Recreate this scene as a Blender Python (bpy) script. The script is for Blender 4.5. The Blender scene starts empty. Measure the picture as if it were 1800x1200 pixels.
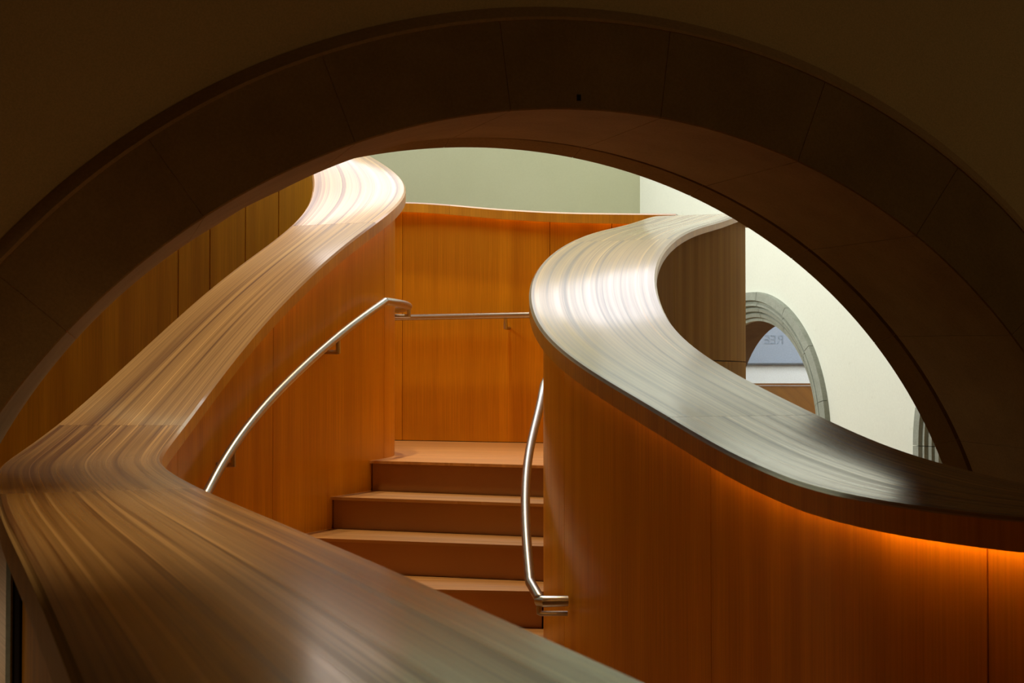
import bpy, math, random
import numpy as np
from mathutils import Vector, Matrix
random.seed(4)
S = bpy.context.scene
C = S.collection
ZO = 1.684                       # eye height above the lower floor; geometry below is written relative to the eye
rad = math.radians

# ---------------------------------------------------------------- camera
F = 2400.0
PT = math.atan(50 / F)
cd = bpy.data.cameras.new('camera'); cam = bpy.data.objects.new('camera', cd); C.objects.link(cam)
cam.location = (0, 0, ZO); cam.rotation_euler = (math.pi / 2 + PT, 0, 0)
cd.sensor_width = 36; cd.lens = F / 1800 * 36; cd.clip_start = .05
cd.dof.use_dof = True; cd.dof.focus_distance = 6.3; cd.dof.aperture_fstop = 11
S.camera = cam
# ---------------------------------------------------------------- world, exposure
w = bpy.data.worlds.new('world'); S.world = w; w.use_nodes = True
w.node_tree.nodes['Background'].inputs[0].default_value = (.75, .85, 1, 1)
w.node_tree.nodes['Background'].inputs[1].default_value = .05
S.view_settings.view_transform = 'Standard'; S.view_settings.look = 'None'
S.view_settings.exposure = 0; S.view_settings.gamma = 1; S.view_settings.use_curve_mapping = False
try:
    S.cycles.use_denoising = True
    S.cycles.max_bounces = 10; S.cycles.diffuse_bounces = 6; S.cycles.glossy_bounces = 5
except Exception: pass

def area(name, loc, rot, sx, sy, power, col):
    l = bpy.data.lights.new(name, 'AREA'); l.shape = 'RECTANGLE'; l.size = sx; l.size_y = sy
    l.energy = power; l.color = col
    o = bpy.data.objects.new(name, l); C.objects.link(o)
    o.location = (loc[0], loc[1], loc[2] + ZO); o.rotation_euler = rot
    return o
TH = rad(16.4646)
def rotz_area(th): return (0, 0, th)
area('skylight_daylight', (.9, 11.8, 6.45), (0, 0, TH), 7.8, 5.2, 455, (.97, .985, 1.0))
area('right_wall_fill', (-5.6, 9.4, 4.4), (0, rad(-74), rad(8)), 2.4, 3.4, 165, (1.0, 1.0, .96)).data.spread = rad(76)  # added fill without a real window, brightens the right plaster wall
area('gallery_daylight', (6.3, 12.2, 3.8), (0, 0, rad(8)), 2.6, 8.5, 620, (.93, .98, 1.0))
area('hall_fill', (8.6, .9, 2.4), (0, rad(72), rad(14)), 1.6, 2.6, 25, (1, .80, .42))  # added unseen warm fill, set far aside to lift the front wall only
l = bpy.data.lights.new('screen_fill_spot', 'SPOT'); l.energy = 17; l.color = (1, .78, .5)  # added unseen spot that brightens the screen sliver
l.spot_size = rad(42); l.spot_blend = 1.0; l.shadow_soft_size = .05
o = bpy.data.objects.new('screen_fill_spot', l); C.objects.link(o); o.location = (-1.95, 1.5, -.95 + ZO); o.rotation_euler = (rad(88), 0, rad(-21))
# added warm fill spots, unseen: one over the parapet bend, two over the stair
l = bpy.data.lights.new('parapet_fill_spot', 'SPOT'); l.energy = 430; l.color = (1, .78, .5)
l.spot_size = rad(31); l.spot_blend = 1.0; l.shadow_soft_size = .06
o = bpy.data.objects.new('parapet_fill_spot', l); C.objects.link(o); o.location = (-.9, 2.72, 3.5 + ZO)
for i, (x, y, p) in enumerate([(-.35, 8.05, 34), (-.65, 6.2, 44)]):
    l = bpy.data.lights.new('stair_fill_spot', 'SPOT'); l.energy = p * 21; l.color = (1, .76, .46)
    l.spot_size = rad(43); l.spot_blend = .8; l.shadow_soft_size = .08
    o = bpy.data.objects.new('stair_fill_spot', l); C.objects.link(o); o.location = (x, y, 5.5 + ZO)

# ---------------------------------------------------------------- materials
def mat(name):
    m = bpy.data.materials.new(name); m.use_nodes = True
    nt = m.node_tree; b = nt.nodes['Principled BSDF']
    return m, nt, b
def node(nt, t, **k):
    n = nt.nodes.new(t)
    for a, v in k.items(): setattr(n, a, v)
    return n
def mapping(nt, src, scale):
    mp = node(nt, 'ShaderNodeMapping'); mp.inputs['Scale'].default_value = scale
    nt.links.new(src, mp.inputs['Vector']); return mp.outputs['Vector']
def noise(nt, vec, scale, detail=3, rough=.5):
    n = node(nt, 'ShaderNodeTexNoise'); n.inputs['Scale'].default_value = scale
    n.inputs['Detail'].default_value = detail; n.inputs['Roughness'].default_value = rough
    nt.links.new(vec, n.inputs['Vector']); return n.outputs['Fac']
def ramp(nt, fac, stops):
    r = node(nt, 'ShaderNodeValToRGB'); e = r.color_ramp.elements
    while len(e) < len(stops): e.new(.5)
    for el, (p, c) in zip(e, stops): el.position = p; el.color = (*c, 1) if len(c) == 3 else (c[0],) * 3 + (1,)
    nt.links.new(fac, r.inputs['Fac']); return r.outputs['Color']
def mix(nt, a, b, fac, mode='MIX'):
    m = node(nt, 'ShaderNodeMix', data_type='RGBA', blend_type=mode)
    for s, v in ((0, fac), (6, a), (7, b)):
        if isinstance(v, (int, float)): m.inputs[s].default_value = v
        elif isinstance(v, tuple): m.inputs[s].default_value = (*v, 1)
        else: nt.links.new(v, m.inputs[s])
    return m.outputs[2]
def bump(nt, b, h, strength, dist=.01):
    n = node(nt, 'ShaderNodeBump'); n.inputs['Strength'].default_value = strength; n.inputs['Distance'].default_value = dist
    nt.links.new(h, n.inputs['Height']); nt.links.new(n.outputs['Normal'], b.inputs['Normal'])

def wood_cap(name, light, dark, rough=.4, coat=1.0, crough=.13):
    m, nt, b = mat(name)
    uv = node(nt, 'ShaderNodeUVMap').outputs['UV']
    oi = node(nt, 'ShaderNodeObjectInfo')
    add = node(nt, 'ShaderNodeVectorMath', operation='ADD')
    cmb = node(nt, 'ShaderNodeCombineXYZ'); mul = node(nt, 'ShaderNodeMath', operation='MULTIPLY'); mul.inputs[1].default_value = 17
    nt.links.new(oi.outputs['Random'], mul.inputs[0]); nt.links.new(mul.outputs[0], cmb.inputs[1])
    nt.links.new(uv, add.inputs[0]); nt.links.new(cmb.outputs[0], add.inputs[1])
    v = add.outputs[0]
    n1 = noise(nt, mapping(nt, v, (.22, 30, 1)), 1.0, 4, .68)
    n4 = noise(nt, mapping(nt, v, (.10, 62, 1)), 1.0, 1, .5)
    n2 = noise(nt, mapping(nt, v, (.5, 95, 1)), 1.0, 2, .6)
    n3 = noise(nt, mapping(nt, v, (1.2, 3, 1)), 1.0, 3, .5)
    c = ramp(nt, n1, [(.38, dark), (.46, tuple((a + q) / 2 for a, q in zip(light, dark))), (.53, tuple(.75 * a + .25 * q for a, q in zip(light, dark))), (.60, light)])
    c = mix(nt, c, ramp(nt, n2, [(.35, (.68, .64, .58)), (.6, (1, 1, 1))]), .8, 'MULTIPLY')
    c = mix(nt, c, ramp(nt, n3, [(.3, (.8, .77, .72)), (.7, (1.06, 1.04, 1.0))]), .7, 'MULTIPLY')
    c = mix(nt, c, tuple(min(1, q * 1.35) for q in light), ramp(nt, n4, [(.60, (0,)), (.66, (.75,))]))
    cw = ramp(nt, n1, [(.36, (.72,)), (.62, (1,))]); nt.links.new(cw, b.inputs['Coat Weight'])
    tone = ramp(nt, oi.outputs['Random'], [(0, (.80, .77, .72)), (1, (1.08, 1.06, 1.04))])
    c = mix(nt, c, tone, 1.0, 'MULTIPLY')
    nt.links.new(c, b.inputs['Base Color'])
    r = ramp(nt, n1, [(.3, (crough * 1.5,)), (.7, (crough * .8,))])
    b.inputs['Roughness'].default_value = rough; b.inputs['Specular IOR Level'].default_value = .15
    b.inputs['Coat IOR'].default_value = 1.8; b.inputs['Coat Weight'].default_value = coat; nt.links.new(r, b.inputs['Coat Roughness'])
    bump(nt, b, n2, .03, .003)
    return m
def wood_panel(name, light, dark, rough=.38, coat=.25, crough=.28, spec=.5):
    m, nt, b = mat(name)
    uv = node(nt, 'ShaderNodeUVMap').outputs['UV']
    oi = node(nt, 'ShaderNodeObjectInfo')
    add = node(nt, 'ShaderNodeVectorMath', operation='ADD')
    cmb = node(nt, 'ShaderNodeCombineXYZ'); mul = node(nt, 'ShaderNodeMath', operation='MULTIPLY'); mul.inputs[1].default_value = 23
    nt.links.new(oi.outputs['Random'], mul.inputs[0]); nt.links.new(mul.outputs[0], cmb.inputs[0])
    nt.links.new(uv, add.inputs[0]); nt.links.new(cmb.outputs[0], add.inputs[1]); v = add.outputs[0]
    n1 = noise(nt, mapping(nt, v, (9, .06, 1)), 1.0, 1, .4)
    n2 = noise(nt, mapping(nt, v, (170, 2.2, 1)), 1.0, 3, .6)
    n3 = noise(nt, mapping(nt, v, (2.5, 1.2, 1)), 1.0, 3, .5)
    c = ramp(nt, n1, [(.35, dark), (.65, light)])
    c = mix(nt, c, ramp(nt, n2, [(.3, (.78, .74, .66)), (.65, (1.06, 1.06, 1.06))]), .75, 'MULTIPLY')
    c = mix(nt, c, ramp(nt, n3, [(.3, (.88, .86, .8)), (.7, (1.05, 1.05, 1.05))]), .8, 'MULTIPLY')
    nt.links.new(c, b.inputs['Base Color'])
    b.inputs['Roughness'].default_value = rough; b.inputs['Specular IOR Level'].default_value = spec
    b.inputs['Coat Weight'].default_value = coat; b.inputs['Coat Roughness'].default_value = crough
    bump(nt, b, n2, .04, .002)
    return m
def rocky(name, col, col2, scale=6, rough=.85, bs=.15, fine=90, spots=None, fm=.7):
    m, nt, b = mat(name)
    tc = node(nt, 'ShaderNodeTexCoord').outputs['Object']
    n1 = noise(nt, tc, scale, 5, .6); n2 = noise(nt, tc, fine, 3, .6)
    c = ramp(nt, n1, [(.3, col2), (.7, col)])
    c = mix(nt, c, ramp(nt, n2, [(.35, (.86, .86, .86)), (.65, (1.06, 1.06, 1.06))]), fm, 'MULTIPLY')
    if spots:
        n4 = noise(nt, tc, spots[0], 4, .7)
        c = mix(nt, c, spots[1], ramp(nt, n4, [(spots[2], (0,)), (spots[2] + .04, (1,))]), 'MIX')
    nt.links.new(c, b.inputs['Base Color']); b.inputs['Roughness'].default_value = rough
    b.inputs['Specular IOR Level'].default_value = .25
    bump(nt, b, n2, bs, .004)
    return m
def plain(name, col, rough=.5, metal=0.0, brushed=False):
    m, nt, b = mat(name)
    tc = node(nt, 'ShaderNodeTexCoord').outputs['Object']
    n = noise(nt, tc, 60, 2)
    c = mix(nt, col, ramp(nt, n, [(.3, (.9, .9, .9)), (.7, (1, 1, 1))]), 1.0, 'MULTIPLY')
    nt.links.new(c, b.inputs['Base Color']); b.inputs['Roughness'].default_value = rough; b.inputs['Metallic'].default_value = metal
    if brushed: bump(nt, b, noise(nt, tc, 400, 2), .04, .001)
    return m
def emit(name, col, s):
    m = bpy.data.materials.new(name); m.use_nodes = True; nt = m.node_tree; nt.nodes.clear()
    e = node(nt, 'ShaderNodeEmission'); e.inputs[0].default_value = (*col, 1); e.inputs[1].default_value = s
    o = node(nt, 'ShaderNodeOutputMaterial'); nt.links.new(e.outputs[0], o.inputs[0]); return m

M_CAP = wood_cap('laminated_fir_cap', (.56, .33, .12), (.17, .070, .018))
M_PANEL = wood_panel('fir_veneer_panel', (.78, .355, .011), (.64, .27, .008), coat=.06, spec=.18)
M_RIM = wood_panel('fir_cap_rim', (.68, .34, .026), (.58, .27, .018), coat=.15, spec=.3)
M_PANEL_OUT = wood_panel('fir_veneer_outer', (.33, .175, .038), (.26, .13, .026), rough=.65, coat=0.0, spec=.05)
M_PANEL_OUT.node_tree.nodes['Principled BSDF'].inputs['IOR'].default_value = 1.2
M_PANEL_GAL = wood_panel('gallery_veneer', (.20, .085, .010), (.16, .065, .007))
M_TREAD = wood_cap('fir_tread_lit', (.66, .37, .125), (.48, .235, .062), .4, .15, .3)  # lighter copy of the riser fir: light on the treads put into colour
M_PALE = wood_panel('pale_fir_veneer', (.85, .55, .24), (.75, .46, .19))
M_RISER = wood_cap('fir_riser_shaded', (.46, .215, .045), (.36, .15, .025), .4, .1, .3)  # darker copy of the tread fir: shade on the risers put into colour
M_DARK = plain('dark_shadow_gap', (.012, .006, .003), .9)
M_STONE = rocky('brown_sandstone', (.36, .222, .076), (.285, .168, .054), 5, .85, .25, 120)
M_MORTAR = rocky('mortar', (.62, .42, .20), (.56, .37, .17), 9, .9)
M_TRIM = rocky('trim_plaster', (.52, .32, .13), (.46, .27, .105), 3, .85)
M_FRONT = rocky('hall_plaster', (.74, .54, .25), (.70, .50, .23), 2, .9, .1, 200)
M_PLASTER = rocky('cream_plaster', (.74, .765, .655), (.71, .735, .625), 1.2, .9, .04, 60, (9, (.66, .68, .57), .66), .2)
M_PLASTER_BACK = rocky('shaded_plaster', (.53, .55, .37), (.50, .52, .34), 1.2, .9, .02, 60, None, .15)  # plaster darkened: the back wall's dimmer light put into its colour
M_GREY = rocky('grey_limestone', (.33, .35, .29), (.26, .28, .225), 9, .85, .3, 70)
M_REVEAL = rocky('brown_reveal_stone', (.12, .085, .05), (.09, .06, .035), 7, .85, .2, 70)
M_WHITE = rocky('white_plaster', (.82, .84, .83), (.78, .80, .79), 2, .8, .05, 90)
M_STEEL = plain('brushed_steel', (.50, .49, .48), .33, 1.0, True)
M_FLOOR = wood_cap('lower_floor_boards', (.40, .21, .08), (.28, .13, .04), .4, .2, .3)
M_CEIL = rocky('dark_ceiling', (.26, .20, .12), (.24, .18, .11), 3, .9)
M_SOFFIT = rocky('white_ceiling', (.75, .75, .70), (.72, .72, .67), 3, .9)
M_BANNER = plain('blue_grey_banner', (.34, .40, .50), .7)
M_INK = plain('banner_lettering', (.27, .33, .42), .7)
M_ROD = plain('banner_rod', (.12, .13, .14), .5, .3)
LEDCOL = (1.0, .50, .12)
M_LED = [emit('led_strip_%s' % n, LEDCOL, s) for n, s in (('low', 6), ('mid', 20), ('high', 42))]

# ---------------------------------------------------------------- object helpers
def V(p): return Vector((p[0], p[1], p[2] + ZO))
def obj(name, vs, fs, m, parent=None, uvs=None, smooth=False, base=None):
    """vs relative to the eye; the mesh is stored relative to its parent's base (or its own)."""
    b = Vector(parent['_b']) if parent is not None else (V(base) if base is not None else Vector((0, 0, 0)))
    me = bpy.data.meshes.new(name)
    me.from_pydata([tuple(V(p) - b) for p in vs], [], fs); me.materials.append(m)
    if uvs is not None:
        ul = me.uv_layers.new(name='UVMap')
        li = np.empty(len(me.loops), int); me.loops.foreach_get('vertex_index', li)
        ul.data.foreach_set('uv', np.asarray(uvs, float)[li].ravel())
    if smooth:
        me.polygons.foreach_set('use_smooth', [True] * len(me.polygons))
        try: me.set_sharp_from_angle(angle=rad(35))
        except Exception: pass
    me.update()
    o = bpy.data.objects.new(name, me); C.objects.link(o)
    if parent is not None: o.parent = parent
    elif base is not None: o.location = b
    o['_b'] = list(b)
    return o
def fix_normals(o):
    import bmesh
    bm = bmesh.new(); bm.from_mesh(o.data); bmesh.ops.recalc_face_normals(bm, faces=bm.faces); bm.to_mesh(o.data); bm.free()
def thing(name, label, cat, base, group=None):
    o = bpy.data.objects.new(name, None); C.objects.link(o); o.location = V(base); o.empty_display_size = .2
    o['label'] = label; o['category'] = cat; o['_b'] = list(V(base))
    if group: o['group'] = group
    return o
def struct(o): o['kind'] = 'structure'; return o

# sheets -----------------------------------------------------------
def loft(name, rings, m, parent, uv=None, closed=True, caps=True, smooth=False, base=None):
    """rings: list of equal-length vertex rings along a path; closed = ring is closed"""
    n = len(rings[0]); vs = [p for r in rings for p in r]; fs = []
    for i in range(len(rings) - 1):
        for j in range(n if closed else n - 1):
            k = (j + 1) % n
            fs.append((i * n + j, i * n + k, (i + 1) * n + k, (i + 1) * n + j))
    if caps and closed:
        fs.append(tuple(range(n))[::-1]); fs.append(tuple((len(rings) - 1) * n + j for j in range(n)))
    u = [q for r in uv for q in r] if uv is not None else None
    o = obj(name, vs, fs, m, parent, u, smooth, base)
    fix_normals(o)
    return o
def box(name, lo, hi, m, parent=None, base=None, frame=None):
    pts = [(x, y, z) for x in (lo[0], hi[0]) for y in (lo[1], hi[1]) for z in (lo[2], hi[2])]
    uv = [(p[0] + p[2], p[1]) for p in pts]
    if frame: pts = [frame(*p) for p in pts]
    fs = [(0, 1, 3, 2), (4, 6, 7, 5), (0, 4, 5, 1), (2, 3, 7, 6), (0, 2, 6, 4), (1, 5, 7, 3)]
    o = obj(name, pts, fs, m, parent, uv, False, base); fix_normals(o); return o
def prism(name, poly, z0, z1, m, parent, ang=0.0, bev=0.0, base=None):
    n = len(poly); vs = [(x, y, z0) for x, y in poly] + [(x, y, z1) for x, y in poly]
    c, s = math.cos(ang), math.sin(ang)
    uv = [(x * c + y * s, -x * s + y * c) for x, y in poly] * 2
    fs = [tuple(range(n))[::-1], tuple(range(n, 2 * n))] + [(i, (i + 1) % n, n + (i + 1) % n, n + i) for i in range(n)]
    o = obj(name, vs, fs, m, parent, uv, False, base); fix_normals(o); return o
def tube(name, path, r, m, parent, seg=14, caps=True):
    P = [Vector(p) for p in path]; rings = []
    up = None
    for i, p in enumerate(P):
        t = ((P[min(i + 1, len(P) - 1)] - P[i]).normalized() + (P[i] - P[max(i - 1, 0)]).normalized())
        t = t.normalized() if t.length > 1e-6 else Vector((0, 1, 0))
        if up is None:
            up = Vector((0, 0, 1)) if abs(t.z) < .9 else Vector((1, 0, 0))
        s = t.cross(up).normalized(); up = s.cross(t).normalized()
        a, b = 1.0, 1.0
        if 0 < i < len(P) - 1:
            ca = (P[i + 1] - P[i]).normalized().dot((P[i] - P[i - 1]).normalized()); sc = 1 / math.sqrt(max(.3, (1 + ca) / 2))
        else: sc = 1
        rings.append([tuple(p + (s * math.cos(q) + up * math.sin(q)) * r * (sc if i else 1)) for q in [2 * math.pi * j / seg for j in range(seg)]])
    return loft(name, rings, m, parent, smooth=True, caps=caps)

# ---------------------------------------------------------------- ribbon paths (plan curve + height of cap top)
def bspl(Cp, n):
    Cp = np.array(Cp, float); K = len(Cp); t = np.linspace(0, K - 3 - 1e-9, n); i = t.astype(int); u = (t - i)[:, None]
    return ((1 - u) ** 3 * Cp[i] + (3 * u ** 3 - 6 * u ** 2 + 4) * Cp[i + 1] + (-3 * u ** 3 + 3 * u ** 2 + 3 * u + 1) * Cp[i + 2] + u ** 3 * Cp[i + 3]) / 6
class Ribbon:
    def __init__(s, P, half, rim=.065, rimR=None):
        P = np.array(P, float)
        L = np.r_[0, np.cumsum(np.linalg.norm(np.diff(P[:, :2], axis=0), axis=1))]
        n = int(L[-1] / .02) + 2; s.S = np.linspace(0, L[-1], n)
        s.P = np.stack([np.interp(s.S, L, P[:, k]) for k in range(3)], 1)
        T = np.gradient(s.P[:, :2], axis=0); T /= np.linalg.norm(T, axis=1)[:, None]; s.T = T
        s.N = np.stack([T[:, 1], -T[:, 0]], 1); s.half = half; s.rim = rim; s.len = L[-1]
    def at(s, q):
        p = [np.interp(q, s.S, s.P[:, k]) for k in range(3)]; nn = [np.interp(q, s.S, s.N[:, k]) for k in range(2)]
        return np.array(p), np.array(nn) / np.hypot(*nn)
    def edge(s, q, off):     # off > 0 : right-hand side; measured from centre
        p, nn = s.at(q); return (p[0] + nn[0] * off, p[1] + nn[1] * off, p[2])
    def px(s, off):          # projected pixel x of the edge for every sample
        E = s.P[:, :2] + s.N * off
        return 900 + F * E[:, 0] / (E[:, 1] * math.cos(PT)), E
    def find(s, off, x, lo, hi):
        X, E = s.px(off); k = [i for i in range(len(X) - 1) if lo <= s.S[i] <= hi and (X[i] - x) * (X[i + 1] - x) <= 0]
        return s.S[k[0]] if k else None
OVER = .058
def cap_piece(rb, a, b, parent, m=M_CAP, rimL=None, rimR=None, dz=0.0, name='cap'):
    n = max(3, int((b - a) / .05) + 1); rings = []; uvs = []
    bv = .009; h = rb.half
    rL = rimL or rb.rim; rR = rimR or rb.rim
    for q in np.linspace(a, b, n):
        p, nn = rb.at(q)
        prof = [(-h, -rL), (-h, -bv), (-h + bv, 0), (-h * .33, 0), (h * .33, 0), (h - bv, 0), (h, -bv), (h, -rR), (h - .013, -rR), (h - .014, -.03), (-h + .014, -.03), (-h + .013, -rL)]
        rings.append([(p[0] + nn[0] * o, p[1] + nn[1] * o, p[2] + z + dz) for o, z in prof])
        uvs.append([(q, o + z * .9) for o, z in prof])
    o = loft(name, rings, m, parent, uvs, smooth=True)
    o.data.materials.append(M_RIM); k = len(prof)
    for i, f in enumerate(o.data.polygons):
        if i < (n - 1) * k and i % k in (0, 6, 7, 8, 9): f.material_index = 1
    return o
def panel_piece(rb, a, b, side, parent, zb, m=M_PANEL, gap=0.0, top=None, thick=.022, rise=.005, name='panel', step=.07, jg=.0018):
    """side +1 right, -1 left; zb: bottom height (number or function of path length)"""
    n = max(2, int((b - a) / step) + 2); rings = []; uvs = []
    o1 = (rb.half - OVER) * side; o0 = (rb.half - OVER - thick) * side
    for q in np.linspace(a + jg, b - jg, n):
        p, nn = rb.at(q); zt = (p[2] - .032 - gap) if top is None else top
        z0 = zb(q) if callable(zb) else zb
        rings.append([(p[0] + nn[0] * o, p[1] + nn[1] * o, z) for o, z in ((o1, z0), (o1, zt), (o0, zt), (o0, z0))])
        uvs.append([(q, z0), (q, zt), (q + .02, zt), (q + .02, z0)])
    return loft(name, rings, m, parent, uvs, smooth=True)
def core_piece(rb, a, b, parent, zb, dep=.095, m=None):
    n = max(2, int((b - a) / .08) + 2); rings = []
    for q in np.linspace(a, b, n):
        p, nn = rb.at(q); o1 = rb.half - dep
        rings.append([(p[0] + nn[0] * o, p[1] + nn[1] * o, z) for o, z in ((-o1, zb), (-o1, p[2] - .04), (o1, p[2] - .04), (o1, zb))])
    return loft('core', rings, m or M_DARK, parent)
def led_piece(rb, a, b, side, parent, m):
    n = max(2, int((b - a) / .08) + 2); rings = []
    for q in np.linspace(a, b, n):
        p, nn = rb.at(q)
        o0 = (rb.half - .052) * side; o1 = (rb.half - .042) * side; zt = p[2] - .031
        rings.append([(p[0] + nn[0] * o, p[1] + nn[1] * o, z) for o, z in ((o0, zt), (o1, zt), (o1, zt - .004), (o0, zt - .004))])
    return loft('led_strip', rings, m, parent)

LC = [[1.396, -2.798, -.288], [1.03, -1.80, -.288], [0.656, -0.798, -0.288], [0.281, 0.218, -0.287], [-0.089, 1.171, -0.294], [-0.452, 2.057, -0.296], [-0.806, 2.874, -0.299], [-1.101, 3.632, -0.312], [-1.363, 4.297, -0.304], [-1.513, 4.879, -0.302], [-1.525, 5.383, -0.202], [-1.431, 5.83, 0.025], [-1.26, 6.256, 0.316], [-1.06, 6.684, 0.58], [-0.858, 7.074, 0.804], [-0.799, 7.447, 1.002], [-0.946, 7.776, 1.22], [-1.328, 8.087, 1.473], [-1.944, 8.391, 1.757], [-2.65, 8.5, 2.02], [-3.4, 8.4, 2.25], [-4.1, 8.15, 2.45], [-4.8, 7.85, 2.6], [-5.5, 7.5, 2.7]]
RC = [[2.6, 1.6, -.262], [2.08, 1.93, -.262], [1.578, 2.292, -0.263], [1.10, 2.685, -0.276], [0.945, 3.068, -0.267], [0.919, 3.424, -0.260], [0.814, 3.78, -0.22], [0.641, 4.208, -0.101], [0.452, 4.703, 0.027], [0.33, 5.22, 0.18], [0.324, 5.74, 0.386], [0.438, 6.273, 0.561], [0.64, 6.813, 0.7], [0.874, 7.353, 0.79], [1.07, 7.885, 0.903], [1.22, 8.402, 0.958], [1.33, 8.905, 0.956], [1.34, 9.4, 0.954]]
LB = Ribbon(bspl(LC, 900), .252)
RB = Ribbon(bspl(RC, 900), .263)
HB = .25
# back parapet: front face runs from behind the left corner to the right parapet
bk = np.array([(-3.6, 9.62, 1.13), (-2.4, 9.35, 1.12), (-1.4, 9.05, 1.11), (-.67, 8.83, 1.09), (-.06, 8.62, 1.02), (.35, 8.50, .985), (.84, 8.36, .962), (1.0, 8.31, .955)])
def catmull(P, n=12):
    P = np.vstack([2 * P[0] - P[1], P, 2 * P[-1] - P[-2]]); out = []
    for i in range(1, len(P) - 2):
        for t in np.linspace(0, 1, n, endpoint=False):
            out.append(.5 * ((2 * P[i]) + (-P[i - 1] + P[i + 1]) * t + (2 * P[i - 1] - 5 * P[i] + 4 * P[i + 1] - P[i + 2]) * t * t + (-P[i - 1] + 3 * P[i] - 3 * P[i + 1] + P[i + 2]) * t ** 3))
    return np.array(out + [P[-2]])
bkf = catmull(bk)
T = np.gradient(bkf[:, :2], axis=0); T /= np.linalg.norm(T, axis=1)[:, None]
bkc = bkf.copy(); bkc[:, 0] += -T[:, 1] * HB; bkc[:, 1] += T[:, 0] * HB
BB = Ribbon(bkc, HB)

ZF = -ZO                         # lower floor
FRAME_H = (math.cos(TH), math.sin(TH)); FRAME_A = (-math.sin(TH), math.cos(TH))
D0 = 3.9
def WF(u, d, z): return (u * FRAME_H[0] + d * FRAME_A[0], D0 + u * FRAME_H[1] + d * FRAME_A[1], z)

# ================================================================= STRUCTURE
struct(box('floor', (-7.5, -5, ZF - .12), (8, 20, ZF), M_FLOOR, base=(0, 0, ZF)))

# ---- wall with arched openings: columns of quads on both faces + reveals
def arch_wall(name, frame, d0, d1, u0, u1, z0, z1, arches, m, base, seg=48):
    vs = []; fs = []
    def v(u, d, z): vs.append(frame(u, d, z)); return len(vs) - 1
    def col(ua, ub, za, zb_):     # solid column bottom heights za/zb_ to z1, both faces
        for d in (d0, d1): fs.append((v(ua, d, za), v(ub, d, zb_), v(ub, d, z1), v(ua, d, z1)))
    cur = u0
    for (uc, zc, R) in sorted(arches):
        col(cur, uc - R, z0, z0)
        pr = [(uc - R * math.cos(math.pi * i / seg), zc + R * math.sin(math.pi * i / seg)) for i in range(seg + 1)]
        for (a, b) in zip(pr[:-1], pr[1:]):
            col(a[0], b[0], a[1], b[1])
            fs.append((v(a[0], d0, a[1]), v(b[0], d0, b[1]), v(b[0], d1, b[1]), v(a[0], d1, a[1])))
        for uu in (uc - R, uc + R):
            fs.append((v(uu, d0, z0), v(uu, d0, zc), v(uu, d1, zc), v(uu, d1, z0)))
        cur = uc + R
    col(cur, u1, z0, z0)
    for uu in (u0, u1): fs.append((v(uu, d0, z0), v(uu, d0, z1), v(uu, d1, z1), v(uu, d1, z0)))
    fs.append((v(u0, d0, z1), v(u1, d0, z1), v(u1, d1, z1), v(u0, d1, z1)))
    o = obj(name, vs, fs, m, base=base)
    import bmesh
    bm = bmesh.new(); bm.from_mesh(o.data); bmesh.ops.remove_doubles(bm, verts=bm.verts, dist=1e-4)
    bmesh.ops.recalc_face_normals(bm, faces=bm.faces); bm.to_mesh(o.data); bm.free()
    return struct(o)

# ---- the dark front wall and its big stone arch
AU, AZ, AR, AO = .2238, -1.1192, 1.8741, 2.1704
DG, DB = .6527, .7612
front = arch_wall('wall_front', WF, 0, DB, -4.6, 9.6, ZF, 4.9, [(AU, AZ, AO - .03)], M_FRONT, WF(0, 0, ZF))
front.data.materials.append(M_STONE)          # the far side of this wall is bare sandstone
for f in front.data.polygons:
    c = f.center; dd = c.x * FRAME_A[0] + c.y * FRAME_A[1]
    if dd > .3: f.material_index = 1
# measured small irregularities of the old masonry, radius as a smooth function of the angle
def poly_r(data, R0, deg=5):
    a = np.array([d[0] for d in data]); r = np.array([d[1] for d in data])
    return np.polynomial.Polynomial.fit(a, r - R0, deg)
def hit(p, off):
    x = (p[0] - 900) / F; z = (600 - p[1]) / F; c, s = math.cos(PT), math.sin(PT)
    r = (x, c - z * s, s + z * c)
    t = (D0 * FRAME_A[1] + off) / (r[0] * FRAME_A[0] + r[1] * FRAME_A[1])
    q = (r[0] * t, r[1] * t - D0, r[2] * t)
    u = q[0] * FRAME_H[0] + q[1] * FRAME_H[1] - AU; ww = q[2] - AZ
    return math.degrees(math.atan2(ww, u)), math.hypot(u, ww)
PA = [(0,725),(55,657),(100,603),(160,545),(220,487),(310,418),(400,359),(480,320),(560,278),(620,257),(700,228),(750,214),(850,200),(960,197),(1050,200),(1111,207),(1178,216),(1267,242),(1356,272),(1444,311),(1475,330),(1537,368),(1604,418),(1631,440),(1671,476),(1711,527),(1767,595),(1800,634)]
PC = [(600,282),(660,273),(740,262),(830,259),(900,262),(1000,276),(1111,304),(1222,349),(1311,396),(1350,425),(1394,457),(1437,495),(1481,536),(1525,588),(1583,665),(1616,729),(1640,777),(1656,812)]
PG = [(720,248),(800,243),(880,243),(1000,254),(1089,272),(1178,302),(1267,342),(1350,386),(1388,413),(1423,440),(1467,477),(1505,512),(1540,547),(1583,597),(1620,650),(1660,725),(1685,780),(1710,828)]
PO = [(0,425),(80,350),(167,275),(267,208),(367,153),(480,107),(600,63),(700,35),(800,21),(900,15),(1000,16),(1169,35),(1311,69),(1444,122),(1578,200),(1667,262),(1733,320),(1800,391)]
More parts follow.
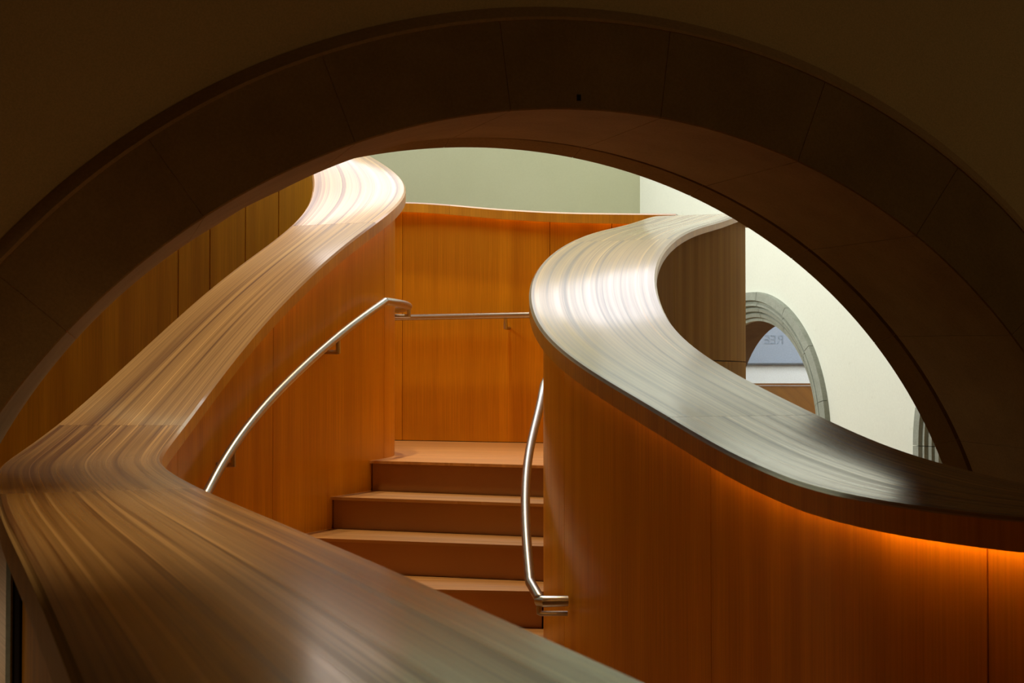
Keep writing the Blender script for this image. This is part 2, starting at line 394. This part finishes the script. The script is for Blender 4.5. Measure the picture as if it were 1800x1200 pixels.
def curve_r(pts, off, R0, deg=4):
    dd = [hit(p, off) for p in pts]; pl = poly_r(dd, R0, deg); lo = min(d[0] for d in dd); hi = max(d[0] for d in dd)
    def f(a):
        k = 1.0 if lo <= a <= hi else max(0.0, 1 - (max(lo - a, a - hi)) / 14.0)
        return R0 + float(pl(min(max(a, lo), hi))) * k
    return f
rA = curve_r(PA, 0, AR); rC = curve_r(PC, DB, AR); rG = curve_r(PG, DG, AR); rO = curve_r(PO, 0, AO)
JOINTS = [-1.5 + 14.1 * i for i in range(-0, 14)]
JOINTS = [0.0, 12.7, 26.8, 40.9, 55.0, 69.1, 83.2, 97.3, 111.4, 125.5, 139.6, 153.7, 167.8, 180.0]
def VPROF(ro, ri, rg, rc, k=0.0):
    return [(ro - .042, .004), (ro - .042, -.033 + k), (ri + .004 + k, -.033 + k), (ri + k, -.029 + k), (ri * .08 + rg * .92 + k, DG - .012), (rg + .012 + k, DG - .010), (rg + .035 + k, DG - .006), (rg + .035 + k, DG + .016), (rg + .010 + k, DG + .020), (rg + .002 + k, DG + .022), (rc + k, DB - k), (AO - .036, DB - k)]
def vouss(a0, a1):
    e = .0011 / AR * 57.3
    angs = np.linspace(a0 + e, a1 - e, 21); rings = []
    for a in angs:
        c, s = math.cos(rad(a)), math.sin(rad(a))
        ro = rO(a); ri = rA(a); rg = rG(a) ; rc = rC(a)
        cham = .034
        prof = VPROF(ro, ri, rg, rc)
        rings.append([WF(AU + r * c, d, AZ + r * s) for r, d in prof])
    return loft('voussoir', rings, M_STONE, front, smooth=True)
for a0, a1 in zip(JOINTS[:-1], JOINTS[1:]): vouss(a0, a1)
rings = []
for a in np.linspace(0, 180, 260):
    c, s_ = math.cos(rad(a)), math.sin(rad(a))
    rings.append([WF(AU + r * c, d, AZ + r * s_) for r, d in VPROF(rO(a), rA(a), rG(a), rC(a), .0022)])
loft('mortar', rings, M_MORTAR, front)
rings = []
for a in np.linspace(0, 180, 110):
    c, s_ = math.cos(rad(a)), math.sin(rad(a)); ro = rO(a)
    rings.append([WF(AU + r * c, d, AZ + r * s_) for r, d in ((ro + .004, .01), (ro + .002, -.003), (ro - .034, -.036), (ro - .043, -.036), (ro - .043, .01))])
loft('arch_trim', rings, M_TRIM, front)
for sgn in (-1, 1):               # jamb stones below the springing
    zz = [ZF, ZF + .28, AZ]
    for z0, z1 in zip(zz[:-1], zz[1:]):
        a, b = AU + sgn * (AR + .0), AU + sgn * AO
        box('jamb_stone', (min(a, b), -.03, z0 + .002), (max(a, b), DB, z1 - .002), M_STONE, front, frame=WF)
# small anchor hole plug in the ring above the crown
a, r = hit((1017, 172), -.03)
uu, zz = AU + r * math.cos(rad(a)), AZ + r * math.sin(rad(a))
box('iron_plug', (uu - .006, -.034, zz - .009), (uu + .006, -.01, zz + .009), M_DARK, front, frame=WF)

# ---- rear room: right plaster wall with two moulded arches
BETA = rad(-70.046); EB = (math.cos(BETA), math.sin(BETA)); NB = (math.sin(BETA), -math.cos(BETA))
XA, YA, CZ, RO_, RI_, PER, DEP = 2.158, 12.256, -.551, 1.25, .991, 3.634, .395
def WR(u, d, z): return (XA + u * EB[0] - d * NB[0], YA + u * EB[1] - d * NB[1], z)   # d > 0 goes into the wall
CORN = -2.343
ENDR = 6.55
right = arch_wall('wall_right', WR, 0, DEP, CORN - .3, ENDR, ZF, 6.6, [(0, CZ, RO_ - .1), (PER, CZ, RO_ - .1)], M_PLASTER, WR(0, 0, ZF))
MPROF = [(RO_, .0), (RO_ - .004, -.045), (RO_ - .075, -.05), (RO_ - .085, -.022), (RO_ - .10, -.018), (RO_ - .108, -.036), (RO_ - .125, -.036), (RO_ - .132, -.004), (RO_ - .14, -.002), (RO_ - .15, -.018), (RO_ - .175, -.010), (RO_ - .183, .018), (RO_ - .19, .02), (RO_ - .196, .002), (RO_ - .225, .012), (RO_ - .231, .034), (RI_, .036), (RI_, .075), (RO_ - .1, .075), (RO_ - .1, .0)]
def mould(uc, a0, a1):
    rings = []
    for a in np.linspace(a0 + .12, a1 - .12, 9):
        c, s = math.cos(rad(a)), math.sin(rad(a)); rings.append([WR(uc + r * c, d, CZ + r * s) for r, d in MPROF])
    loft('arch_stone', rings, M_GREY, right, smooth=True)
def mould_leg(uc, sg, z0, z1):
    rings = [[WR(uc + sg * r, d, z) for r, d in MPROF] for z in (z0 + .003, z1 - .003)]
    loft('arch_stone', rings, M_GREY, right)
for uc in (0, PER):
    js = [0, 14, 37, 60, 83, 107, 130, 153, 167, 180]
    for a0, a1 in zip(js[:-1], js[1:]): mould(uc, a0, a1)
    for sg in (-1, 1):
        for z0, z1 in ((ZF, -1.12), (-1.12, CZ)): mould_leg(uc, sg, z0, z1)
    # inner lining of the reveal
    nn = 40; vs = []; fs = []
    path = [(uc - RI_, ZF)] + [(uc - RI_ * math.cos(math.pi * i / nn), CZ + RI_ * math.sin(math.pi * i / nn)) for i in range(nn + 1)] + [(uc + RI_, ZF)]
    out = [(uc - RO_ + .1, ZF)] + [(uc - (RO_ - .1) * math.cos(math.pi * i / nn), CZ + (RO_ - .1) * math.sin(math.pi * i / nn)) for i in range(nn + 1)] + [(uc + RO_ - .1, ZF)]
    rings = [[WR(p[0], .076, p[1]), WR(p[0], DEP, p[1]), WR(q[0], DEP, q[1]), WR(q[0], .076, q[1])] for p, q in zip(path, out)]
    loft('reveal_lining', rings, M_REVEAL, right)

cn = WR(CORN, 0, 0)
hx, hy = FRAME_H
def seg_wall(name, p, q, z0, z1, th, m, out):
    """vertical wall from p to q, thickness th towards side out (+1 left of direction)"""
    d = Vector((q[0] - p[0], q[1] - p[1])); d.normalize(); nx, ny = -d.y * th * out, d.x * th * out
    vs = [(x, y, z) for z in (z0, z1) for x, y in ((p[0], p[1]), (q[0], q[1]), (q[0] + nx, q[1] + ny), (p[0] + nx, p[1] + ny))]
    fs = [(0, 1, 2, 3), (4, 5, 6, 7), (0, 1, 5, 4), (1, 2, 6, 5), (2, 3, 7, 6), (3, 0, 4, 7)]
    o = obj(name, vs, fs, m, base=(p[0], p[1], z0)); fix_normals(o); return struct(o)
p_l = (cn[0] - 8.2 * hx, cn[1] - 8.2 * hy)
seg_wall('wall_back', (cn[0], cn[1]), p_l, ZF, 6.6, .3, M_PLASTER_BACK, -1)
wl = WF(-4.6, DB, 0)
seg_wall('wall_left', p_l, (wl[0], wl[1]), ZF, 6.6, .3, M_PLASTER, -1)
# hall around the camera
h0 = WF(-4.6, 0, 0); h1 = WF(9.6, 0, 0); h2 = WF(9.6, -8.5, 0); h3 = WF(-4.6, -8.5, 0)
seg_wall('wall_hall_left', (h0[0], h0[1]), (h3[0], h3[1]), ZF, 3.6, .25, M_FRONT, -1)
seg_wall('wall_hall_right', (h1[0], h1[1]), (h2[0], h2[1]), ZF, 3.6, .25, M_FRONT, 1)
seg_wall('wall_hall_back', (h3[0], h3[1]), (h2[0], h2[1]), ZF, 3.6, .25, M_FRONT, -1)
struct(box('ceiling', (-4.6, -8.5, 3.6), (9.6, 0, 3.75), M_CEIL, base=WF(0, 0, 3.6), frame=WF))
# rear ceiling with the skylight opening (four bands around the opening)
def CF(u, d, z): return (.9 + u * hx + d * FRAME_A[0], 11.8 + u * hy + d * FRAME_A[1], z)
vs = []; fs = []
U0, U1, V0, V1 = -8.2, 5.6, -8.0, 4.2; a, b = 3.9, 2.6
for (ua, ub, va, vb) in ((U0, U1, V0, -b), (U0, U1, b, V1), (U0, -a, -b, b), (a, U1, -b, b)):
    k = len(vs); vs += [CF(u, v_, z) for z in (6.5, 6.62) for u, v_ in ((ua, va), (ub, va), (ub, vb), (ua, vb))]
    fs += [(k, k + 1, k + 2, k + 3), (k + 4, k + 5, k + 6, k + 7), (k, k + 1, k + 5, k + 4), (k + 1, k + 2, k + 6, k + 5), (k + 2, k + 3, k + 7, k + 6), (k + 3, k, k + 4, k + 7)]
o = obj('ceiling', vs, fs, M_CEIL, base=CF(0, 0, 6.5)); fix_normals(o); struct(o)

# gallery beyond the small arch
seg_wall('wall_gallery', (1.6, 17.9), (8.6, 17.9), ZF, 3.9, .2, M_WHITE, 1)
seg_wall('wall_gallery_right', (8.6, 17.9), (8.6, 6.0), ZF, 3.9, .2, M_WHITE, 1)
struct(box('ceiling', (2.0, 6.0, 3.9), (8.8, 18.1, 4.0), M_SOFFIT, base=(5, 12, 3.9)))

# ================================================================= PARAPETS
sL = LB.len
# --- left parapet
lp = thing('stair_parapet', 'foreground parapet whose wide striped fir cap snakes up left of the steps', 'parapet', (-.6, 3.0, ZF), 'curved fir parapets')
def s_near(rb, off, x, y):
    best = None
    for i in range(0, len(rb.S)):
        e = rb.P[i, :2] + rb.N[i] * off
        if e[1] < .3: continue
        c, s = math.cos(PT), math.sin(PT); d = e[1] * c + rb.P[i, 2] * s; u = rb.P[i, 2] * c - e[1] * s
        q = (900 + F * e[0] / d - x) ** 2 + (600 - F * u / d - y) ** 2
        if best is None or q < best[0]: best = (q, rb.S[i])
    return best[1]
h = LB.half
jl = [0.0, s_near(LB, h, 355, 858), s_near(LB, h, 322, 748), s_near(LB, h, 622, 419), s_near(LB, h, 648, 272) + .35, sL - 1.3, sL]
jl[3] = s_near(LB, -h, 511, 400)
for a, b in zip(jl[:-1], jl[1:]): cap_piece(LB, a + .0006, b - .0006, lp)
w_off = h - OVER
def find_px(rb, off, x, a, b):
    r = rb.find(off, x, a, b); return r
s315 = s_near(LB, h, 300, 790)
s482 = find_px(LB, w_off, 482, s315, sL) ; s677 = find_px(LB, w_off, 677, s482, sL)
sl = [0, 1.15, 2.3, 3.4, find_px(LB, w_off, 314, s315, sL) or s315, s482, s677, s677 + .17, s677 + .9]
q = sl[-1]
while q < sL - .5: q += .6; sl.append(min(q, sL))
for a, b in zip(sl[:-1], sl[1:]): panel_piece(LB, a, b, 1, lp, ZF)
# outer side; seams seen through the arch at px 310 365 427 485
s0 = s_near(LB, h, 648, 272)
ou = []
for x in (485, 427, 365, 310):
    r = find_px(LB, -w_off, x, s0, sL)
    if r: ou.append(r)
print('outer seams', ou, 'len', sL, 'inner', sl)
so = [0, 1.2, 2.4]
turn = s_near(LB, -h, 0, 850)
so += [turn - .45, turn + .25, turn + 1.2, turn + 2.3] + [min(s0 - .1, turn + 3.3)] + ou + [ou[-1] + 1.9, sL]
so = sorted(set(so))
for a, b in zip(so[:-1], so[1:]): panel_piece(LB, a, b, -1, lp, ZF, m=M_PANEL, gap=.0, jg=.004)
core_piece(LB, 0, sL, lp, ZF)
sa, sb = s_near(LB, h, 470, 560), s_near(LB, h, 705, 350)
led_piece(LB, sa, sb, 1, lp, M_LED[0])

# --- right parapet
rp = thing('stair_parapet', 'parapet right of the steps with pale C-curved cap and orange glow beneath', 'parapet', (.6, 4.6, ZF), 'curved fir parapets')
hR = RB.half; sR = RB.len
jr = [0, s_near(RB, -hR, 1640, 894) - .9, s_near(RB, hR, 1440, 728), s_near(RB, hR, 1190, 419), sR]
for a, b in zip(jr[:-1], jr[1:]): cap_piece(RB, a + .0006, b - .0006, rp, rimR=.04)
wR = hR - OVER
seam = [0, s_near(RB, -hR, 1700, 903)]
smid = s_near(RB, -hR, 933, 540)
seam += [find_px(RB, -wR, 1247, 0, smid), find_px(RB, -wR, 990, 0, smid)]
q = seam[-1]
seam += [q + .42, q + 1.3, q + 2.2, q + 3.1, sR]
seam = [s for s in seam if s is not None and s <= sR]
for a, b in zip(seam[:-1], seam[1:]): panel_piece(RB, a, b, -1, rp, ZF)
# outer side, seam at px 1186 and a horizontal joint at row 635
far0 = s_near(RB, hR, 1160, 452)
o1186 = find_px(RB, wR, 1186, far0, sR) or far0 + .3
o1310 = sR
ro = [0, 1.0, 2.0, 3.0, o1186 - 1.1, o1186, sR]
ro = sorted(r for r in set(ro) if r <= sR)
ZJ = .05
for a, b in zip(ro[:-1], ro[1:]):
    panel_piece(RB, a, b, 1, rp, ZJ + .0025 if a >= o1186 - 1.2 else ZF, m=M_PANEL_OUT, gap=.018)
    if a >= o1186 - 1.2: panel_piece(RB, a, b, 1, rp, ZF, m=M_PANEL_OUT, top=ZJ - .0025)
core_piece(RB, 0, sR, rp, ZF)
l0, l1, l2, l3 = 0.2, s_near(RB, -hR, 1500, 876), s_near(RB, -hR, 1230, 767), s_near(RB, -hR, 960, 590)
led_piece(RB, l0, l1, -1, rp, M_LED[2]); led_piece(RB, l1, l2, -1, rp, M_LED[1]); led_piece(RB, l2, l3, -1, rp, M_LED[0])

# --- back parapet
bp = thing('stair_parapet', 'amber panelled fir parapet closing the landing at the back, under cream plaster wall', 'parapet', (0, 8.7, ZF), 'curved fir parapets')
sB = BB.len
ju = BB.find(HB, 792, 0, sB)
for a, b in ((0, ju), (ju, sB)): cap_piece(BB, a + .0006, b - .0006, bp, dz=-.002)
bs = [0] + [x for x in (BB.find(HB - OVER, 708 - 250, 0, sB), BB.find(HB - OVER, 708, 0, sB), BB.find(HB - OVER, 967, 0, sB), BB.find(HB - OVER, 1077, 0, sB)) if x] + [sB]
ZL = -.46                        # landing level
for a, b in zip(bs[:-1], bs[1:]): panel_piece(BB, a, b, 1, bp, ZL + .004)
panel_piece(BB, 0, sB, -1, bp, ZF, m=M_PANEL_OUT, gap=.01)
core_piece(BB, 0, sB, bp, ZF)
led_piece(BB, BB.find(HB, 700, 0, sB), sB - .2, 1, bp, M_LED[0])

# low fir screen just left of the foreground parapet, a sliver of it in view
sc = thing('screen_panel', 'sliver of tan fir screen at the far left edge below the foreground cap', 'screen', (-1.5, 3.3, ZF))
box('panel', (-1.85, 3.25, ZF), (-1.200, 3.30, -.345), M_PALE, sc)
box('edge_strip', (-1.199, 3.247, ZF), (-1.188, 3.30, -.345), M_GREY, sc)
box('shadow_gap_strip', (-1.187, 3.26, ZF), (-1.172, 3.30, -.345), M_DARK, sc)  # near-black strip put in as the shade between screen and parapet
# ================================================================= STAIR
st = thing('staircase', 'fir steps climbing between the two curved parapets to a landing', 'staircase', (-.3, 5.6, ZF))
nos = [((-.715, 6.94), (.156, 6.59)), ((-.876, 6.61), (.149, 6.27)), ((-.854, 6.23), (.141, 5.95)), ((-.325, 5.74), (.136, 5.685)),
       ((-1.2, 5.42), (.13, 5.40)), ((-1.25, 5.0), (.2, 5.11)), ((-1.25, 4.60), (.3, 4.83)), ((-1.2, 4.20), (.4, 4.55))]
RIS = .153
def wall_curve(rb, off):
    return [tuple(rb.P[i, :2] + rb.N[i] * off) for i in range(0, len(rb.S), 3)]
WLc = wall_curve(LB, LB.half - OVER - .001); WRc = wall_curve(RB, -(RB.half - OVER - .001))
def isect(curve, p, q, lo, hi, left):
    P = Vector(p); Dv = Vector(q) - P; best = None
    for i in range(len(curve) - 1):
        a = Vector(curve[i]); b = Vector(curve[i + 1])
        if not (lo < a.y < hi): continue
        e = b - a; den = Dv.x * e.y - Dv.y * e.x
        if abs(den) < 1e-9: continue
        t = ((a.x - P.x) * e.y - (a.y - P.y) * e.x) / den; s = ((a.x - P.x) * Dv.y - (a.y - P.y) * Dv.x) / den
        if -1e-6 <= s <= 1 + 1e-6:
            key = t if not left else -t
            pt = P + Dv * t
            if best is None or abs(t - .5) < best[0]: best = (abs(t - .5), pt, i)
    return best
def between(curve, i, j):
    if i <= j: return curve[i + 1:j + 1]
    return curve[j + 1:i + 1][::-1]
ends = []
for (p, q) in nos:
    l = isect(WLc, p, q, 3.9, 7.6, True); r = isect(WRc, p, q, 3.9, 8.2, False)
    ends.append((l, r))
SCR = (0.0)
for k in range(8):
    (l, r) = ends[k]; zt = ZL - RIS * k
    lp2, rp2 = l[1], r[1]
    d = (rp2 - lp2).normalized(); nrm = Vector((-d.y, d.x))
    if k > 0:
        (l0_, r0_) = ends[k - 1]
        # tread polygon: nosing -> right wall -> back nosing line (+riser thickness) -> left wall
        rb_ = [Vector(c) for c in between(WRc, r[2], r0_[2])]; lb_ = [Vector(c) for c in between(WLc, l0_[2], l[2])]
        poly = [lp2, rp2] + rb_ + [r0_[1], l0_[1]] + lb_
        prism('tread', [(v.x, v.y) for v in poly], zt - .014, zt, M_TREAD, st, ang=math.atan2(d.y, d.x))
    # riser, set back slightly under the nosing
    o = nrm * .012; o2 = nrm * .035
    ra = [lp2 + o, rp2 + o, rp2 + o2, lp2 + o2]
    e = d * .012
    ra[0] += e; ra[3] += e; ra[1] -= e; ra[2] -= e
    zb = zt - RIS + .0 if k < 7 else ZF
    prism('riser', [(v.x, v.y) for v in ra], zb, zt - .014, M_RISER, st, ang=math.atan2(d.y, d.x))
# landing boards
(l, r) = ends[0]
lz = [v for v in WRc[r[2] + 1:] if v[1] < 8.32]
backl = [tuple(BB.P[i, :2] + BB.N[i] * (HB - OVER - .001)) for i in range(0, len(BB.S), 6)]
backl = [p for p in backl if -3.4 < p[0] < .9]
lw = [v for v in WLc[l[2] + 1:] if v[1] < 8.3 and v[0] > -3.2]
ln = [tuple(l[1]), tuple(r[1])] + lz + backl[::-1]
ln += lw[::-1]
prism('landing_floor', ln, ZL - .014, ZL, M_TREAD, st, ang=-.25)

# ================================================================= HANDRAILS
def wall_pt(rb, x, off, a, b):
    return rb.find(off, x, a, b)
RR = .0195
hl = thing('handrail', 'brushed steel handrail rising along the left parapet', 'handrail', (-1.1, 6.0, -.3), 'steel handrails')
off = LB.half - OVER + .075
data = [(370, 861), (394, 813), (419, 771), (449, 736), (483, 699), (521, 661), (555, 625), (590, 595), (633, 564), (680, 529)]
pts = []
for x, y in data:
    s_ = LB.find(off, x, s315 - .2, s677 + .3)
    if s_ is None: print('rail miss', x); continue
    e = LB.edge(s_, off); pts.append((s_, (600 - y)))
ps = np.array([p[0] for p in pts]); zs = []
for s_, v_ in pts:
    e = LB.edge(s_, off); zr = v_ / F; c, sn = math.cos(PT), math.sin(PT)
    zs.append(e[1] * (sn + zr * c) / (c - zr * sn))
pf = np.polynomial.Polynomial.fit(ps, zs, 3)
s_end = ps[-1]
path = []
for s_ in np.linspace(ps[0] - .75, s_end, 46):
    e = LB.edge(s_, off); z = float(pf(s_)) if s_ >= ps[0] else float(pf(ps[0])) - (ps[0] - s_) * .5
    path.append((e[0], e[1], z))
zlev = path[-1][2]
tube('rail', path, RR, M_STEEL, hl)
lev = []
for s_ in np.linspace(s_end, s_end + .62, 16):
    e = LB.edge(s_, off); lev.append((e[0], e[1], zlev - .012 * (s_ - s_end)))
tube('level_rail', lev, RR, M_STEEL, hl)
def bracket(rb, s_, off, side, z, parent, drop=.075, r=.0105):
    e = rb.edge(s_, side * off); wpt = rb.edge(s_, side * (rb.half - OVER))
    P0 = (e[0], e[1], z - .015); P1 = (e[0], e[1], z - drop); P2 = (wpt[0], wpt[1], z - drop)
    tube('bracket', [P0, P1, (P1[0] * .93 + P2[0] * .07, P1[1] * .93 + P2[1] * .07, P1[2] - .001), P2], r, M_STEEL, parent, seg=8)
for x in (412, 596):
    s_ = LB.find(off, x, s315, s677); bracket(LB, s_, off, 1, float(pf(s_)), hl)
bracket(LB, s_end + .40, off, 1, zlev - .005, hl, drop=.05)

hr = thing('handrail', 'steel handrail bowing down the right parapet, ending in an elbow into the panels', 'handrail', (.1, 5.2, -.8), 'steel handrails')
rd = [(953, 692), (947, 722), (941, 745), (935, 772), (930, 797), (926, 825), (923.5, 850), (924, 890), (924.5, 925), (926, 957), (929, 992), (932, 1022)]
path = []
for x, y in rd:
    # slope model: height falls .6 per metre towards the viewer
    k = (y - 650) / F; d = (.126 + .6 * 6.03) / (k + .6)
    path.append(((x - 900) / F * d, d, -k * d))
pp = np.array(path); tt = np.arange(len(pp)); fx = [np.polynomial.Polynomial.fit(tt, pp[:, i], 4) for i in range(3)]
path = [tuple(float(f(t)) for f in fx) for t in np.linspace(0, len(pp) - 1, 34)]
# continue behind the bend, up along the far part of the wall
e0 = Vector(path[0]); ext = []
sx = RB.find(-(RB.half - OVER + .06), 957, smid, sR)
ss = sx
for j in range(14):
    ss_ = sx + .12 * j + .05
    e = RB.edge(ss_, -(RB.half - OVER + .07)); ext.append((e[0], e[1], e0.z + .5 * (.12 * j + .08)))
if ext[0][1] < e0.y + .03: ext = [p for p in ext if p[1] > e0.y + .05]
path = ext[::-1] + path
tube('rail', path, .0185, M_STEEL, hr)
ze = path[-1][2]
e1 = (46 / F * 4.84, 4.86, -.795)
k1 = -(1048 - 650) / F
d1 = 4.86; e1 = (47 / F * d1, d1, k1 * d1)
d2 = 4.84; e2 = (56 / F * d2, d2, -(1055 - 650) / F * d2)
tube('elbow', [path[-1], tuple((Vector(path[-1]) * .5 + Vector(e1) * .5)), e1, (e1[0] + .006, e1[1] - .004, e1[2] - .004)], .0185, M_STEEL, hr)
e3 = (92 / F * d2 + .012, d2 + .01, e2[2])
tube('wall_return', [(e1[0] - .004, e1[1], e2[2]), e2, e3], .0185, M_STEEL, hr)
tube('bracket', [(e1[0], e1[1], e2[2] - .012), (e1[0], e1[1], e2[2] - .042), (e1[0] + .008, e1[1], e2[2] - .046), (e3[0], e3[1] + .01, e2[2] - .046)], .009, M_STEEL, hr, seg=8)

hb = thing('handrail', 'straight steel handrail across the panelled back of the landing', 'handrail', (0, 8.5, .3), 'steel handrails')
off = HB - OVER + .075
a = BB.find(off, 560, 0, sB); b = BB.find(off, 1010, 0, sB)
path = []
for s_ in np.linspace(a, b, 24):
    e = BB.edge(s_, off); x = 900 + F * e[0] / e[1]; y = 558 + (x - 700) / 230 * (553.5 - 558)
    path.append((e[0], e[1], -(y - 650) / F * e[1]))
tube('rail', path, .0195, M_STEEL, hb)
for x in (890,):
    s_ = BB.find(off, x, 0, sB); e = BB.edge(s_, off); bracket(BB, s_, off, 1, .34, hb, drop=.075)
    # short arm seen beside the post
# ================================================================= GALLERY OBJECTS
gp = thing('gallery_parapet', 'low amber wooden parapet seen through the small arch under the banner', 'parapet', (4.4, 16.6, ZF))
zt = -.163
xs = [2.2, 3.72, 4.5, 5.3, 6.6]
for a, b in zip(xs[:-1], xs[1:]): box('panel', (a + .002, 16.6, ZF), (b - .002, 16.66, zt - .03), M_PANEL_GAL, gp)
box('cap', (2.2, 16.585, zt - .025), (6.6, 16.9, zt), M_CAP, gp)
ban = thing('hanging_banner', 'blue-grey cloth banner with faint reversed lettering seen through the small arch', 'banner', (4.0, 17.86, .08))
box('cloth', (3.075, 17.86, .09), (5.2, 17.87, 1.6), M_BANNER, ban)
for cx_ in (3.6, 4.7): tube('hanging_cord', [(cx_, 17.865, 1.6), (cx_, 17.865, 3.9)], .006, M_ROD, ban, seg=6)
box('rod', (3.045, 17.845, .068), (5.23, 17.88, .088), M_ROD, ban)
cu = bpy.data.curves.new('lettering', 'FONT'); cu.body = 'REE'; cu.size = .165; cu.extrude = .001; cu.align_x = 'LEFT'
to = bpy.data.objects.new('tmp', cu); C.objects.link(to)
bpy.context.view_layer.update()
me = bpy.data.meshes.new_from_object(to); bpy.data.objects.remove(to)
lt = bpy.data.objects.new('lettering', me); C.objects.link(lt); me.materials.append(M_INK)
lt.parent = ban; bb = V((4.0, 17.86, .08))
# mirrored: the banner is seen from behind
for v_ in me.vertices:
    x, y, z = v_.co; v_.co = (-x, z, y)
me.update()
lt.location = ((1379 - 900) / F * 17.86 - 4.0, -.004, (650 - 604) / F * 17.86 - .08)

for o in S.objects:
    if '_b' in o: del o['_b']
